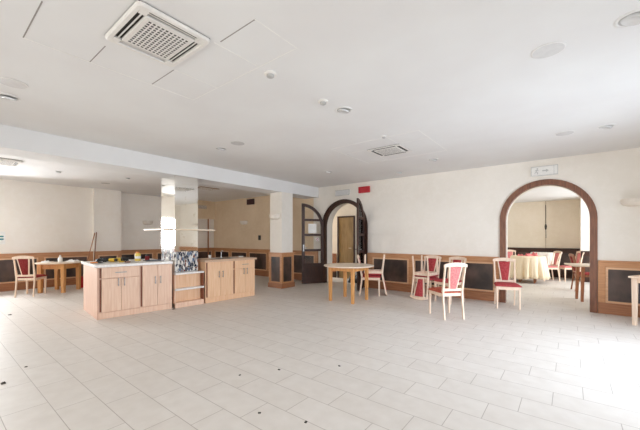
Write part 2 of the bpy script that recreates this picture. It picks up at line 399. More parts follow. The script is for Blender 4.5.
# wainscot: local x along the wall, -y into the room
def wainscot(n, origin, rz, length, panels, top=.95, base=.2, oak='oak', dark='oak_dark', light='oak_light'):
    m = MB()
    m.box(0, length, -.016, 0, base, top - .11)
    edges = [0] + [v for p in panels for v in p] + [length]
    for a, b in zip(edges[0::2], edges[1::2]):
        if b - a > .005: m.box(a, b, -.032, -.016, base, top - .11, .003)
    m.box(0, length, -.034, 0, top - .12, top - .03, .004); m.box(0, length, -.05, 0, top - .03, top, .006)
    o = m.build('trim_%d' % n, M[oak], kind='structure'); o.location = origin; o.rotation_euler = (0, 0, rz)
    MB().box(0, length, -.04, 0, 0, base, .005).box(0, length, -.046, 0, base - .035, base - .005, .004).build('base_rail', M[dark], o)
    for a, b in panels:
        z0, z1 = base, top - .12
        p = MB().box(a + .03, b - .03, -.022, -.014, z0 + .03, z1 - .03).build('panel', M['dark_panel'], o)
        MB().box(a, b, -.04, -.014, z0, z0 + .035, .006).box(a, b, -.04, -.014, z1 - .035, z1, .006).box(a, a + .035, -.04, -.014, z0 + .03, z1 - .03, .006).box(b - .035, b, -.04, -.014, z0 + .03, z1 - .03, .006).build('moulding', M[light], p)
    return o
def even(length, n, s=.12):
    w = (length - s * (n + 1)) / n
    return [(s + i * (w + s), s + i * (w + s) + w) for i in range(n)]
x0 = -4.33
wainscot(6, (x0, WY, 0), 0, 3.16, [(.16, 1.17), (1.31, 2.22), (2.36, 3.08)])
wainscot(7, (.395, WY, 0), 0, 1.8, [(.1, 1.02), (1.16, 1.72)])
wainscot(8, (LX2, WY, 0), 0, 5.54, even(5.54, 5))
wainscot(9, (LX, -.25, 0), R(90), 3.5, even(3.5, 3))
wainscot(10, (LX2, 3.98, 0), R(90), 3.62, even(3.62, 3))
wainscot(11, (LX + .1, 3.25, 0), R(90), .73, [(.1, .63)])
wainscot(12, (-2.5, Y2, 0), 0, 2.76, [(.02, .9), (.96, 1.85), (1.91, 2.74)], 1.0, oak='mahogany', dark='mahogany', light='mahogany')
wainscot(13, (.26, 12.7, 0), 0, 1.05, [(.03, .3), (.36, .98)], oak='mahogany', dark='mahogany', light='mahogany')
wainscot(14, (-9.0, CY, 0), 0, 2.74, even(2.74, 3), .82, oak='brown_leg', dark='mahogany', light='brown_leg')

# column with oak skirt on the right of the counter
c = MB().box(-6.5, -6.055, 6.02, 6.45, 0, 2.6).build('trim_15', M['wall'], kind='structure')
def skirt(parent, x0, x1, y0, y1, h=.93):
    m = MB(); t = .025; w = .07
    for (a, b, cc, d_) in ((x0 - t, x1 + t, y0 - t, y0), (x0 - t, x1 + t, y1, y1 + t), (x0 - t, x0, y0, y1), (x1, x1 + t, y0, y1)):
        m.box(a, b, cc, d_, .0, .17, .003); m.box(a, b, cc, d_, h - .09, h, .003)
    for sx in (x0 - t, x1 - w + t):
        for sy in (y0 - t, y1 - w + t): m.box(sx, sx + w, sy, sy + w, .17, h - .09, .003)
    m.box(x0 - .05, x1 + .05, y0 - .05, y1 + .05, h, h + .025, .006)
    m.build('oak_skirt', M['oak'], parent)
    MB().box(x0 - .045, x1 + .045, y0 - .045, y1 + .045, 0, .13, .006).build('base_rail', M['oak_dark'], parent)
    for (a, b, cc, d_) in ((x0 + .06, x1 - .06, y0 - .012, y0), (x0 + .06, x1 - .06, y1, y1 + .012), (x0 - .012, x0, y0 + .06, y1 - .06), (x1, x1 + .012, y0 + .06, y1 - .06)):
        MB().box(a, b, cc, d_, .17, h - .09).build('panel', M['dark_panel'], parent)
skirt(c, -6.5, -6.055, 6.02, 6.45)

# mirrored column over the counter
mx0, mx1, my0, my1 = -6.62, -6.07, 3.11, 3.6
c = MB().box(mx0 + .012, mx1 - .012, my0 + .012, my1 - .012, 0, 2.59).build('trim_16', M['wall'], kind='structure')
for z0, z1 in ((.92, 2.42), (2.424, 2.585)):
    g = .003
    zb = z0 if z0 > 2 else 1.16
    MB().box(mx0 + g, mx1 - g, my0, my0 + .012, zb, z1).build('mirror_panel', M['mirror'], c)
    MB().box(mx1 - .012, mx1, my0 + g, my1 - g, zb - (.08 if z0 < 2 else 0), z1).build('mirror_panel', M['mirror'], c)
    MB().box(mx0 + g, mx1 - g, my1 - .012, my1, zb, z1).build('mirror_panel', M['mirror'], c)
    MB().box(mx0, mx0 + .012, my0 + g, my1 - g, zb, z1).build('mirror_panel', M['mirror'], c)
MB().box(mx1 - .012, mx1 + .002, my0, my1, .68, 1.08).build('mosaic_panel', M['mosaic'], c)
MB().box(mx0, mx1 - .012, my0, my0 + .012, .9, 1.16).build('mosaic_panel', M['mosaic'], c)
MB().box(mx0, mx1 - .012, my1 - .012, my1, .9, 1.16).build('mosaic_panel', M['mosaic'], c)

# ---------------------------------------------------------------- ceiling fittings
def cassette(loc, sx, sy, label, slots=True, drop=.035):
    t = thing('air_conditioner', label, 'air conditioner', loc, 0)
    m = MB(); a, b = sx / 2, sy / 2; r = .035
    def rr(a, b, r, n=6):
        pts = []
        for cx_, cy_, s0 in ((a - r, b - r, 0), (-a + r, b - r, 90), (-a + r, -b + r, 180), (a - r, -b + r, 270)):
            pts += [(cx_ + r * math.cos(R(s0 + 90 * i / n)), cy_ + r * math.sin(R(s0 + 90 * i / n))) for i in range(n + 1)]
        return pts
    bm = m.bm; loops = []; rw = .04; mo = .05
    for (aa, bb, z) in ((a, b, -.008), (a, b, -drop * .7), (a - .01, b - .01, -drop), (a - rw + .004, b - rw + .004, -drop), (a - rw, b - rw, -drop + .008), (a - rw, b - rw, -.008)):
        loops.append([bm.verts.new((p[0], p[1], z)) for p in rr(aa, bb, r if aa > a - rw + .003 else .012)])
    for A, B in zip(loops, loops[1:]):
        for i in range(len(A)): bm.faces.new((A[i], A[(i + 1) % len(A)], B[(i + 1) % len(B)], B[i]))
    bmesh.ops.recalc_face_normals(bm, faces=bm.faces)
    m.build('frame', M['cream_plastic'], t)
    MB().box(-a + .01, a - .01, -b + .01, b - .01, -.009, 0).build('shadow_gap', M['dark_gap'], t)  # dark plate standing in for the shadow line at the frame edge
    fx, fy = a - rw - mo, b - rw - mo; gx, gy = fx - .028, fy - .028
    MB().box(-fx, fx, -fy, fy, -drop + .001, -.009, .005).build('grille_frame', M['cream_plastic'], t)
    c0, c1_ = .022, .032
    lz0, lz1 = -drop + .008, -drop + .014
    MB().box(-a + rw + c0, -a + rw + c1_, -fy, fy, lz0, lz1, .002).build('louvre', M['cream_plastic'], t)
    MB().box(a - rw - c1_, a - rw - c0, -fy, fy, lz0, lz1, .002).build('louvre', M['cream_plastic'], t)
    MB().box(-fx, fx, -b + rw + c0, -b + rw + c1_, lz0, lz1, .002).build('louvre', M['cream_plastic'], t)
    MB().box(-fx, fx, b - rw - c1_, b - rw - c0, lz0, lz1, .002).build('louvre', M['cream_plastic'], t)
    for sx_ in (-1, 1):
        for sy_ in (-1, 1):
            x_, y_ = sx_ * (fx + mo / 2), sy_ * (fy + mo / 2)
            MB().box(x_ - mo / 2 - .012, x_ + mo / 2, y_ - mo / 2, y_ + mo / 2, -drop + .001, -.009, .003).build('corner_cap', M['cream_plastic'], t)
    g = MB(); nx, ny = int(gx * 2 / .029), int(gy * 2 / .029)
    MB().box(-gx, gx, -gy, gy, -drop - .001, -drop + .003).build('grille_back', M['dark_gap'], t)
    for i in range(nx + 1):
        x = -gx + 2 * gx * i / nx; g.box(x - .005, x + .005, -gy, gy, -drop - .004, -drop - .001)
    for i in range(ny + 1):
        y = -gy + 2 * gy * i / ny; g.box(-gx, gx, y - .005, y + .005, -drop - .0037, -drop - .0007)
    g.build('grille', M['cream_plastic'], t)
    return t
def joints(n, dark, pale):
    """open joints and painted-over seams of the ceiling boards round a cassette"""
    m = MB()
    for x0, x1, y0, y1 in dark: m.box(x0 - .004, x1 + .004, y0 - .004, y1 + .004, CZ - .0015, CZ + .002)
    m.build('trim_%d' % n, M['joint'], kind='structure')
    m = MB()
    for x0, x1, y0, y1 in pale: m.box(x0 - .004, x1 + .004, y0 - .004, y1 + .004, CZ - .0025, CZ + .002)
    m.build('trim_%d' % (n + 1), M['white'], kind='structure')
joints(17, ((-3.3, -2.7, .5, .5), (-3.3, -2.93, .93, .93), (-3.28, -2.84, 1.45, 1.45), (-2.15, -1.74, 1.47, 1.47)),
       ((-3.3, -3.3, .5, 1.9), (-3.3, -1.74, 1.9, 1.9), (-1.74, -1.74, 1.47, 1.9), (-2.2, -2.2, 1.45, 1.9), (-2.84, -2.84, 1.45, 1.9)))
joints(19, (), ((-3.25, -1.7, 4.43, 4.43), (-1.7, -1.7, 4.43, 5.75), (-3.25, -1.7, 5.75, 5.75), (-3.25, -3.25, 4.43, 5.75), (-3.25, -2.84, 4.85, 4.85), (-2.2, -1.7, 4.85, 4.85), (-2.84, -2.84, 5.45, 5.75), (-2.2, -2.2, 4.43, 4.85)))
cassette((-2.48, 1.14, CZ), .61, .535, 'big white ceiling air conditioner with square grille in the near left ceiling', drop=.03)
cassette((-2.49, 5.14, CZ), .62, .58, 'small white ceiling air conditioner in the middle of the ceiling towards the back wall', drop=.016)
cassette((-8.6, .95, CB), .62, .62, 'white ceiling air conditioner beyond the beam above the left round table', drop=.035)
t = tag(MB().box(-.22, .22, -.3, .3, -.018, 0, .004).build('ceiling_hatch', M['brown_gap']), 'brownish ceiling vent plate beyond the beam, right of the mirrored column', 'vent'); t.location = (-8.55, 5.35, CB)
mb = MB()
for i in range(9): mb.box(-.2, .2, -.27 + i * .065, -.235 + i * .065, -.024, -.018, .002)
mb.build('slats', M['cream_plastic'], t)

def spot(loc, label, group='recessed gimbal downlights'):
    t = thing('downlight', label, 'ceiling light', loc, 0, group)
    MB().lathe([(.105, 0), (.105, -.003), (.096, -.008), (.088, -.008), (.082, -.002), (.082, 0)]).build('trim_ring', M['ring'], t, True)
    MB().cyl((0, 0, -.003), .08, .002).build('recess', M['grey_plastic'], t)
    mt = Matrix.Rotation(R(14), 4, 'Y')
    MB().lathe([(.0, -.016), (.05, -.016), (.06, -.022), (.066, -.02), (.066, -.004), (0, -.004)], mat=mt).build('lamp', M['frosted'], t, True)
    return t
sp0 = spot((-2.14, 3.17, CZ), 'recessed round downlight with tilted lamp beside the second smoke detector')
for x, y, l in ((-4.82, .61, 'recessed round downlight with dark edge at the left frame edge under the flat disc'),
                (.35, 3.1, 'recessed round downlight with dark rim at the top right frame corner'),
                (-4.72, 3.23, 'recessed round downlight beside the flat ring disc near the beam'),
                (-4.4, 5.9, 'recessed round downlight near the beam end above the left arch'),
                (.39, 5.88, 'recessed round downlight above the right arch, the righthand one of its pair'),
                (-2.11, 6.26, 'recessed round downlight just behind the middle air conditioner'),
                (-3.16, 7.0, 'small far recessed downlight near the back wall right of the red sign')):
    dup(sp0, (x, y, CZ), label=l)
for x, y, l in ((-9.0, 1.95, 'small recessed downlight in the lower ceiling above the left table'),
                (-8.6, 3.22, 'small recessed downlight in the lower ceiling left of the mirrored column')):
    s_ = dup(sp0, (x, y, CB), label=l); s_.scale = (.7, .7, 1)
def disc(loc, label):
    t = thing('flat_ceiling_light', label, 'ceiling light', loc, 0, 'flat round ceiling discs')
    MB().lathe([(.12, 0), (.12, -.004), (.115, -.006), (.108, -.006)]).build('trim_ring', M['ring'], t, True)
    MB().lathe([(0, -.006), (.108, -.006), (.11, 0), (0, 0)]).build('diffuser', M['frosted'], t, True)
    return t
d0 = disc((-4.35, .58, CZ), 'flat round ceiling disc at the left frame edge above the dark downlight')
for x, y, l in ((-.14, 3.2, 'flat grey round ceiling disc at the top right of the ceiling'),
                (-4.23, 3.21, 'flat faint round ceiling disc near the beam beside a downlight'),
                (-.06, 5.88, 'flat round ceiling disc above the right arch, the lefthand one of its pair')):
    dup(d0, (x, y, CZ), label=l)
o_ = dup(d0, (-9.9, 3.15, CB), label='flat oval ceiling disc in the lower ceiling by the left wall pilaster')
def detector(loc, label):
    t = thing('smoke_detector', label, 'smoke detector', loc, 0, 'ceiling smoke detectors')
    MB().lathe([(.056, 0), (.056, -.014), (.05, -.018), (0, -.018)]).build('base', M['cream_plastic'], t, True)
    MB().lathe([(.036, -.018), (.034, -.034), (.022, -.042), (0, -.044)]).build('sensor_dome', M['grey_plastic'], t, True)
    return t
e0 = detector((-2.2, 2.04, CZ), 'domed smoke detector on the ceiling right of the big air conditioner')
dup(e0, (-2.18, 2.82, CZ), label='domed smoke detector on the ceiling just left of the tilted downlight')
s2 = dup(e0, (-2.21, 4.36, CZ), label='small sensor on the ceiling at the front edge of the middle air conditioner'); s2.scale = (.7, .7, .8)

# ---------------------------------------------------------------- wall fittings
def sconce(loc, rz, label, r=.17, h=.14):
    t = thing('wall_sconce', label, 'wall lamp', loc, rz, 'white half bowl wall lamps')
    MB().lathe([(0, -h), (r * .55, -h), (r * .82, -h * .86), (r * .96, -h * .6), (r, -h * .3), (r, 0), (r - .014, 0), (r - .016, -h * .3), (r * .8, -h * .7), (0, -h * .85)], n=24, a0=math.pi, a1=2 * math.pi).build('shade', M['bowl'], t, True)
    MB().box(-.1, .1, -.014, 0, -h + .01, .01, .004).build('back_plate', M['cream_plastic'], t)
    return t
q0 = sconce((-9.6, WY, 1.99), 0, 'white half bowl wall lamp on the back left wall under the dark sign')
dup(q0, (-6.28, 6.02, 1.99), 0, 'white half bowl wall lamp on the column with the oak skirt')
q1 = dup(q0, (.92, WY, 2.02), 0, 'white half bowl wall lamp on the wall right of the right arch'); q1.scale = (1.35, 1.2, .9)
dup(q0, (LX2, 4.97, 1.95), R(90), 'white half bowl wall lamp on the left wall left of the mirrored column')

def wall_box(name, loc, w, h, dpt, mat, label, cat):
    t = thing(name, label, cat, loc)
    MB().box(-w / 2, w / 2, -dpt, 0, -h / 2, h / 2, .008).build('housing', mat, t)
    return t
t = wall_box('exit_sign', (-4.43, WY, 2.675), .34, .17, .06, M['exit_red'], 'red rectangular sign on the wall right of the left arch', 'sign')
t = wall_box('emergency_light', (-5.14, WY, 2.65), .48, .15, .06, M['sign_white'], 'slim white emergency lamp with grey rim on the wall above the left arch', 'emergency light')
MB().box(-.245, .245, -.066, -.05, -.08, -.066, .003).box(-.245, .245, -.066, -.05, .066, .08, .003).box(.225, .245, -.066, -.05, -.066, .066, .003).build('rim', M['grey_plastic'], t)
MB().box(-.22, .21, -.066, -.058, -.06, .06, .003).build('diffuser', M['frosted'], t)
t = wall_box('exit_sign', (-.395, WY, 2.665), .43, .19, .04, M['sign_white'], 'white exit sign with faint grey pictograms above the right arch', 'sign')
MB().box(-.215, .215, -.043, -.039, -.09, -.082).box(-.215, .215, -.043, -.039, .082, .09).box(-.215, -.207, -.043, -.039, -.082, .082).box(.207, .215, -.043, -.039, -.082, .082).box(.15, .156, -.043, -.039, -.082, .082).build('border', M['sign_grey'], t)
m = MB()   # running figure and arrow
m.cyl((0, 0, 0), .014, .004, mat=Matrix.Translation((-.11, -.043, .045)) @ Matrix.Rotation(R(-90), 4, 'X'))
for a, b in (((-.115, .03), (-.13, -.012)), ((-.13, -.012), (-.1, -.035)), ((-.1, -.035), (-.115, -.062)), ((-.13, -.012), (-.155, -.04)), ((-.12, .02), (-.09, .005)), ((-.12, .02), (-.15, .01))):
    m.tube([(a[0], -.042, a[1]), (b[0], -.042, b[1])], .006, 6)
m.build('figure_pictogram', M['sign_grey'], t); m = MB()
m.prism([(-.03, .012), (.03, .012), (.03, .03), (.075, 0), (.03, -.03), (.03, -.012), (-.03, -.012)], -.044, -.04)
m.build('arrow_pictogram', M['sign_grey'], t)
t = wall_box('exit_sign', (-9.22, WY, 2.68), .38, .2, .06, M['dull_red'], 'dark brown red unlit sign on the back left wall above a wall lamp', 'sign')
t = thing('wall_vent', 'beige slatted wall vent in the far left corner above the duct pipe', 'vent', (LX2 + .1, 7.02, 2.585), R(90))
MB().box(-.18, .18, -.012, 0, -.065, .065, .003).build('backing', M['brown_gap'], t)
mb = MB()
for i in range(6): mb.box(-.17, .17, -.022, -.012, -.058 + i * .021, -.046 + i * .021, .002)
mb.build('slats', M['cream_plastic'], t)
t = wall_box('intercom', (-8.74, WY, 1.36), .11, .17, .035, M['dark_steel'], 'small dark wall intercom box on the back left wall', 'intercom')
MB().cyl((0, 0, 0), .03, .006, mat=Matrix.Translation((0, -.035, .035)) @ Matrix.Rotation(R(90), 4, 'X')).box(-.03, .03, -.04, -.034, -.055, -.02, .002).build('speaker', M['black'], t)
t = wall_box('light_switch', (-5.36, CY, 1.05), .08, .12, .012, M['white'], 'white light switch beside the olive inner door', 'light switch')
MB().box(-.022, .022, -.018, -.012, -.035, .035, .003).build('rocker', M['cream_plastic'], t)
t = thing('wall_notice', 'white notice with two teal bands on the left wall at the frame edge', 'notice', (LX, 1.2, 1.35), R(90))
MB().box(-.17, .17, -.006, 0, -.16, .16).build('sheet', M['paper'], t)
MB().box(-.17, .14, -.009, -.006, .02, .055).box(-.17, .14, -.009, -.006, -.05, -.01).build('teal_band', M['teal'], t)

# ---------------------------------------------------------------- glazed double doors
def door_leaf(n, hinge, ang, flip):
    W = .69; SP = 1.66; r0 = root('door_%d' % n, (hinge[0], hinge[1], .01), ang)
    s = 1
    def ztop(x, off=0): return SP + math.sqrt(max(0, (W - off) ** 2 - (W - x) ** 2))
    w = .085; T = .022
    N = 20
    arc_o = [(W - W * math.cos(R(90) * i / N), SP + W * math.sin(R(90) * i / N)) for i in range(N + 1)]
    rI = W - w
    arc_i = [(W - rI * math.cos(R(90) * i / N), SP + rI * math.sin(R(90) * i / N)) for i in range(N + 1)]
    m = MB()
    m.strip(arc_o, arc_i, -T, T)
    m.box(0, w, -T, T, 0, SP, .003); m.box(W - w, W, -T, T, 0, SP + W - w * .5, .003)
    bars = [.56, .98, 1.43, 1.87]
    for z in bars:
        xl = W - math.sqrt(max(0, rI ** 2 - max(0, z - SP) ** 2)) - .01
        m.box(max(xl, w - .01), W - w + .01, -T, T, z - .032, z + .032, .003)
    m.box(w - .01, W - w + .01, -T, T, 0, .13, .003)
    m.build('frame', M['mahogany'], r0)
    MB().box(w, W - w, -.012, .012, .12, .54).box(w + .05, W - w - .05, -.018, .018, .17, .49, .006).build('panel', M['mahogany'], r0)
    lv = bars + [None]
    for z0, z1 in zip(bars, bars[1:]):
        if z1 <= 1.6: poly = [(w - .01, z0 + .03), (W - w + .01, z0 + .03), (W - w + .01, z1 - .03), (w - .01, z1 - .03)]
        else:
            pl = [(W - rI * math.cos(a), SP + rI * math.sin(a)) for a in [R(20) * i / 6 for i in range(7)] if SP + rI * math.sin(a) < z1 - .03]
            poly = [(w, z0 + .03), (W - w + .01, z0 + .03), (W - w + .01, z1 - .03)] + [(W - math.sqrt(rI ** 2 - (z1 - .03 - SP) ** 2), z1 - .03)] + pl[::-1]
        MB().prism(poly, -.003, .003).build('pane', M['glass'], r0)
    a0 = math.asin((1.9 - SP) / rI)
    poly = [(W - w + .01, 1.9)] + [(W - w + .01, SP + math.sqrt(rI ** 2 - (w - .01) ** 2))] + [(W - rI * math.cos(a), SP + rI * math.sin(a)) for a in [R(82) + (a0 - R(82)) * i / 10 for i in range(11)]]
    MB().prism(poly, -.003, .003).build('pane', M['glass'], r0)
    h = MB()
    for sg in (-1, 1):
        h.cyl((0, 0, 0), .01, .05, mat=Matrix.Translation((W - .045, sg * T, 1.05)) @ Matrix.Rotation(R(-90 * sg), 4, 'X'))
        h.box(W - .15, W - .035, sg * (T + .045) - .007, sg * (T + .045) + .007, 1.04, 1.06, .004)
        h.box(W - .065, W - .025, sg * T - .003, sg * T + .003, .95, 1.15, .002)
    h.build('handle', M['steel'], r0)
    return r0
L1 = door_leaf(1, (AL[0] - .70, WY - .055), math.atan2(-.62, -.33), 0)
L2 = door_leaf(2, (AL[0] + .70, WY - .055), math.atan2(-.67, .2), 1)
def on_leaf(leaf, x, y, z):
    a = leaf.rotation_euler[2]; return (leaf.location.x + x * math.cos(a) - y * math.sin(a), leaf.location.y + x * math.sin(a) + y * math.cos(a), z)
a1 = L1.rotation_euler[2]
t = tag(MB().box(-.13, .13, -.001, .001, -.14, .14).build('paper_notice', M['paper']), 'white paper notice stuck on the glass of the left door leaf', 'notice'); t.location = on_leaf(L1, .36, .006, 1.63); t.rotation_euler = (0, 0, a1)
MB().box(-.1, .1, .001, .002, -.03, .1).build('printed_block', M['sign_white'], t)
t = tag(MB().box(-.05, .05, -.001, .001, -.045, .045).build('door_sticker', M['paper']), 'small white and red sticker on the left door glass near its hinge', 'sticker'); t.location = on_leaf(L1, .2, .006, 1.31); t.rotation_euler = (0, 0, a1)
MB().lathe([(.022, 0), (.036, 0), (.036, .001), (.022, .001), (.022, 0)], mat=Matrix.Translation((0, .0015, 0)) @ Matrix.Rotation(R(-90), 4, 'X')).build('red_ring', M['exit_red'], t)

# ---------------------------------------------------------------- counter
def handle_v(x, z): 
    return MB().box(x - .006, x + .006, -.034, -.026, z - .07, z + .07, .003).box(x - .005, x + .005, -.03, .002, z - .055, z - .045).box(x - .005, x + .005, -.03, .002, z + .045, z + .055)
def handle_h(x, z):
    return MB().box(x - .085, x + .085, -.034, -.026, z - .006, z + .006, .003).box(x - .065, x - .055, -.03, .002, z - .005, z + .005).box(x + .055, x + .065, -.03, .002, z - .005, z + .005)
def cabinet(loc, rz, w, dp, h, label, front, drawer, group='counter base cabinets'):
    t = thing('base_cabinet', label, 'cabinet', loc, rz, group)
    T = .018
    m = MB(); m.box(0, T, 0.02, dp, .1, h, .001).box(w - T, w, .02, dp, .1, h, .001).box(T, w - T, .02, dp, .1, .1 + T).box(T, w - T, dp - T, dp, .1 + T, h).box(T, w - T, .02, dp, h - T, h)
    if drawer: m.box(T, w - T, .02, .1, h - .2, h - .18)
    m.build('carcass', M['carcass'] if front == 'cab' else M['cab_warm'], t)
    MB().box(0, w, .012, dp, 0, .1, .002).build('plinth', M[front], t)
    MB().box(.02, w - .02, .022, .03, .1 + T, h - T).build('shadow_board', M['cab_dark'], t)  # dark board painting the shade in the gap beside the doors
    ztop = h - .006
    if drawer:
        d = MB().box(.045, w - .004, 0, .02, h - .185, ztop, .003).build('drawer', M[front], t)
        handle_h(w / 2 + .01, h - .095).build('handle', M['steel'], d); ztop = h - .195
    mid = (w + .04) / 2
    for a, b, hx in ((.045, mid - .002, mid - .045), (mid + .002, w - .004, mid + .045)):
        d = MB().box(a, b, 0, .02, .112, ztop, .003).build('door', M[front], t)
        handle_v(hx, .60 if drawer else .58).build('handle', M['steel'], d)
    return t
A1 = R(84); c1, s1 = math.cos(A1), math.sin(A1); P1 = (-6.1, 1.82)
def L1c(x, y=0): return (P1[0] + x * c1 - y * s1, P1[1] + x * s1 + y * c1)
cabinet((*L1c(0.02), 0), A1, .615, 1.14, .86, 'pinkish beech cabinet with a drawer over two doors, leftmost of the counter', 'cab', True)
cabinet((*L1c(.637), 0), A1, .56, 1.12, .86, 'pinkish beech cabinet with two tall doors left of the mirrored column', 'cab', False)
p = MB().box(0, .018, 0, 1.14, 0, .86, .002).build('end_panel', M['carcass']); p.location = (*L1c(0), 0); p.rotation_euler = (0, 0, A1); tag(p, 'tall pinkish side panel closing the left end of the counter', 'panel')
p = MB().box(-.035, 1.2, -.03, 1.16, .86, .905, .006).build('worktop', M['worktop']); p.location = (*P1, 0); p.rotation_euler = (0, 0, A1); tag(p, 'white worktop on the left counter cabinets', 'worktop')
A2 = R(86.3); c2, s2_ = math.cos(A2), math.sin(A2); P2 = (-5.89, 3.67)
def L2c(x, y=0): return (P2[0] + x * c2 - y * s2_, P2[1] + x * s2_ + y * c2)
cabinet((*L2c(.0), 0), A2, .645, .72, .85, 'warm beech cabinet with two tall doors right of the mirrored column', 'cab_warm', False)
cabinet((*L2c(.647), 0), A2, .585, .72, .85, 'warm beech cabinet with one drawer over two doors at the right end of the counter', 'cab_warm', True)
p = MB().box(-.03, 1.27, -.03, .75, .85, .89, .006).build('worktop', M['worktop_edge']); p.location = (*P2, 0); p.rotation_euler = (0, 0, A2); tag(p, 'brownish worktop on the right counter cabinets', 'worktop')
# open shelf unit in front of the column
t = thing('shelf_unit', 'low open beech shelf unit between the two counters under the mirrored column', 'shelf', (-5.93, 3.05, 0), R(87))
sw = .585; sd = .125
MB().box(0, sw, 0, .02, 0, .1, .002).box(0, sw, .02, sd, .08, .1).build('plinth', M['cab'], t)
MB().box(0, sw, sd - .012, sd, .1, .66).build('back_panel', M['cab_warm'], t)
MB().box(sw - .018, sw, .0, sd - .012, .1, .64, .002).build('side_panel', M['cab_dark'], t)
MB().box(0, .018, .03, sd - .012, .1, .64, .002).build('side_panel', M['cab'], t)
for z in (.335, .64): MB().box(.0, sw, -.015, sd, z, z + .035, .004).build('shelf', M['worktop'], t)
# bar shelf ring round the column
x0, x1, y0, y1 = -6.78, -5.93, 2.83, 3.92
m = MB()
m.box(mx1 + .002, x1, y0, y1, 1.5, 1.53, .004).box(x0, mx0 - .002, y0, y1, 1.5, 1.53, .004).box(mx0 - .002, mx1 + .002, y0, my0 - .002, 1.5, 1.53, .004).box(mx0 - .002, mx1 + .002, my1 + .002, y1, 1.5, 1.53, .004)
tag(m.build('bar_shelf', M['pale_shelf']), 'thin pale shelf board ringing the mirrored column at eye height', 'shelf')

# things on the left worktop
WTZ = .906
def place(o, xy, rz=0): o.location = (xy[0], xy[1], WTZ); o.rotation_euler = (0, 0, rz); return o
t = thing('canister', 'yellow canister with dark cap standing at the back of the white worktop', 'canister', (*L1c(.78, .62), WTZ))
MB().lathe([(0, 0), (.05, 0), (.052, .004), (.052, .13), (.046, .145), (.03, .15), (0, .15)]).build('body', M['yellow_label'], t, True)
MB().lathe([(0, .15), (.028, .15), (.028, .172), (.024, .176), (0, .176)]).build('cap', M['orange'], t, True)
MB().lathe([(.0525, .045), (.0535, .045), (.0535, .09), (.0525, .09)]).build('label_band', M['paper'], t, True)
def pliers(name, label, xy, rz, hm):
    t = thing(name, label, 'tool', (*xy, WTZ + .012), rz, 'hand tools on the white worktop')
    MB().tube([(-.002, 0, 0), (.03, .012, 0), (.06, .01, 0), (.085, .0, 0)], [.012, .013, .01, .005], 8).tube([(-.002, 0, 0), (.03, -.012, 0), (.06, -.01, 0), (.085, -.002, 0)], [.012, .013, .01, .005], 8).build('jaws', M['dark_steel'], t, True)
    for s in (-1, 1):
        MB().tube([(0, 0, 0), (-.05, s * .022, 0), (-.1, s * .03, 0), (-.14, s * .022, 0)], [.008, .011, .012, .009], 8).build('handle_grip', hm, t, True)
    return t
pliers('pliers', 'pliers with orange grips at the left end of the white worktop', L1c(.1, .42), .5, M['orange'])
pliers('pliers', 'pliers with yellow grips in the middle of the tool clutter', L1c(.5, .45), 2.4, M['yellow'])
def drill(label, xy, rz):
    t = thing('cordless_drill', label, 'drill', (*xy, WTZ + .035), rz)
    MB().tube([(-.09, 0, 0), (-.08, 0, 0), (.03, 0, 0), (.05, 0, 0)], [.02, .033, .033, .026], 14).build('motor_housing', M['yellow'], t, True)
    MB().tube([(.05, 0, 0), (.09, 0, 0), (.11, 0, 0)], [.022, .022, .01], 12).build('chuck', M['black'], t, True)
    MB().tube([(-.04, .02, 0), (-.055, .08, 0), (-.06, .13, 0)], [.022, .02, .024], 10).build('grip', M['black'], t, True)
    MB().box(-.1, -.02, .12, .17, -.03, .035, .008).build('battery', M['yellow'], t)
drill('yellow and black cordless drill lying in the tool clutter on the white worktop', L1c(.36, .6), .3)
def cable(label, xy, mat, R0):
    pts = []
    for i in range(120):
        a = i * .3; rr = R0 * (.75 + .25 * math.sin(i * 1.7)); pts.append((rr * math.cos(a), rr * .75 * math.sin(a), .008 + .05 * (i / 120) + .006 * math.sin(i)))
    o = MB().tube(pts, .0075, 6).build('coiled_cable', mat, smooth=True); tag(o, label, 'cable', 'coiled cables on the counter'); o.location = (*xy, WTZ)
cable('black coiled cable on the white worktop left of the drill', L1c(.2, .72), M['black'], .11)
cable('black coiled cable on the white worktop between the drill and the canister', L1c(.58, .74), M['black'], .1)
t = thing('tool_case', 'open flat black tool tray on the white worktop near the canister', 'tool case', (*L1c(.42, .98), WTZ), A1)
MB().box(-.16, .16, -.1, .1, 0, .012, .004).box(-.16, .16, -.1, -.09, .012, .055, .003).box(-.16, .16, .09, .1, .012, .055, .003).box(-.16, -.15, -.09, .09, .012, .055, .003).box(.15, .16, -.09, .09, .012, .055, .003).build('tray', M['black'], t)
for x in (-.05, .05): MB().box(x - .003, x + .003, -.09, .09, .012, .045).build('divider', M['black'], t)
t = thing('dark_jar', 'small dark red jar on the white worktop right of the canister', 'jar', (*L1c(.95, .62), WTZ))
MB().lathe([(0, 0), (.035, 0), (.04, .01), (.04, .07), (.03, .085), (0, .085)]).build('body', M['maroon'], t, True)
MB().lathe([(0, .085), (.032, .085), (.032, .105), (0, .105)]).build('lid', M['black'], t, True)
t = tag(MB().box(-.16, .16, -.1, .1, 0, .008, .003).box(-.16, .16, -.1, -.09, .008, .016, .002).box(-.16, .16, .09, .1, .008, .016, .002).build('serving_tray', M['dark_steel']), 'flat dark grey tray on the white worktop before the mirrored column', 'tray'); place(t, L1c(1.0, .4), A1)
t = thing('chisel', 'long wooden handled scraper at the front of the white worktop', 'tool', (*L1c(.55, .22), WTZ + .012), A1 + .15, 'hand tools on the white worktop')
MB().tube([(-.1, 0, 0), (-.09, 0, 0), (-.02, 0, 0), (0, 0, 0)], [.008, .012, .012, .008], 10).build('wooden_handle', M['dark_wood'], t, True)
MB().box(0, .14, -.012, .012, -.004, .002, .001).build('blade', M['steel'], t)
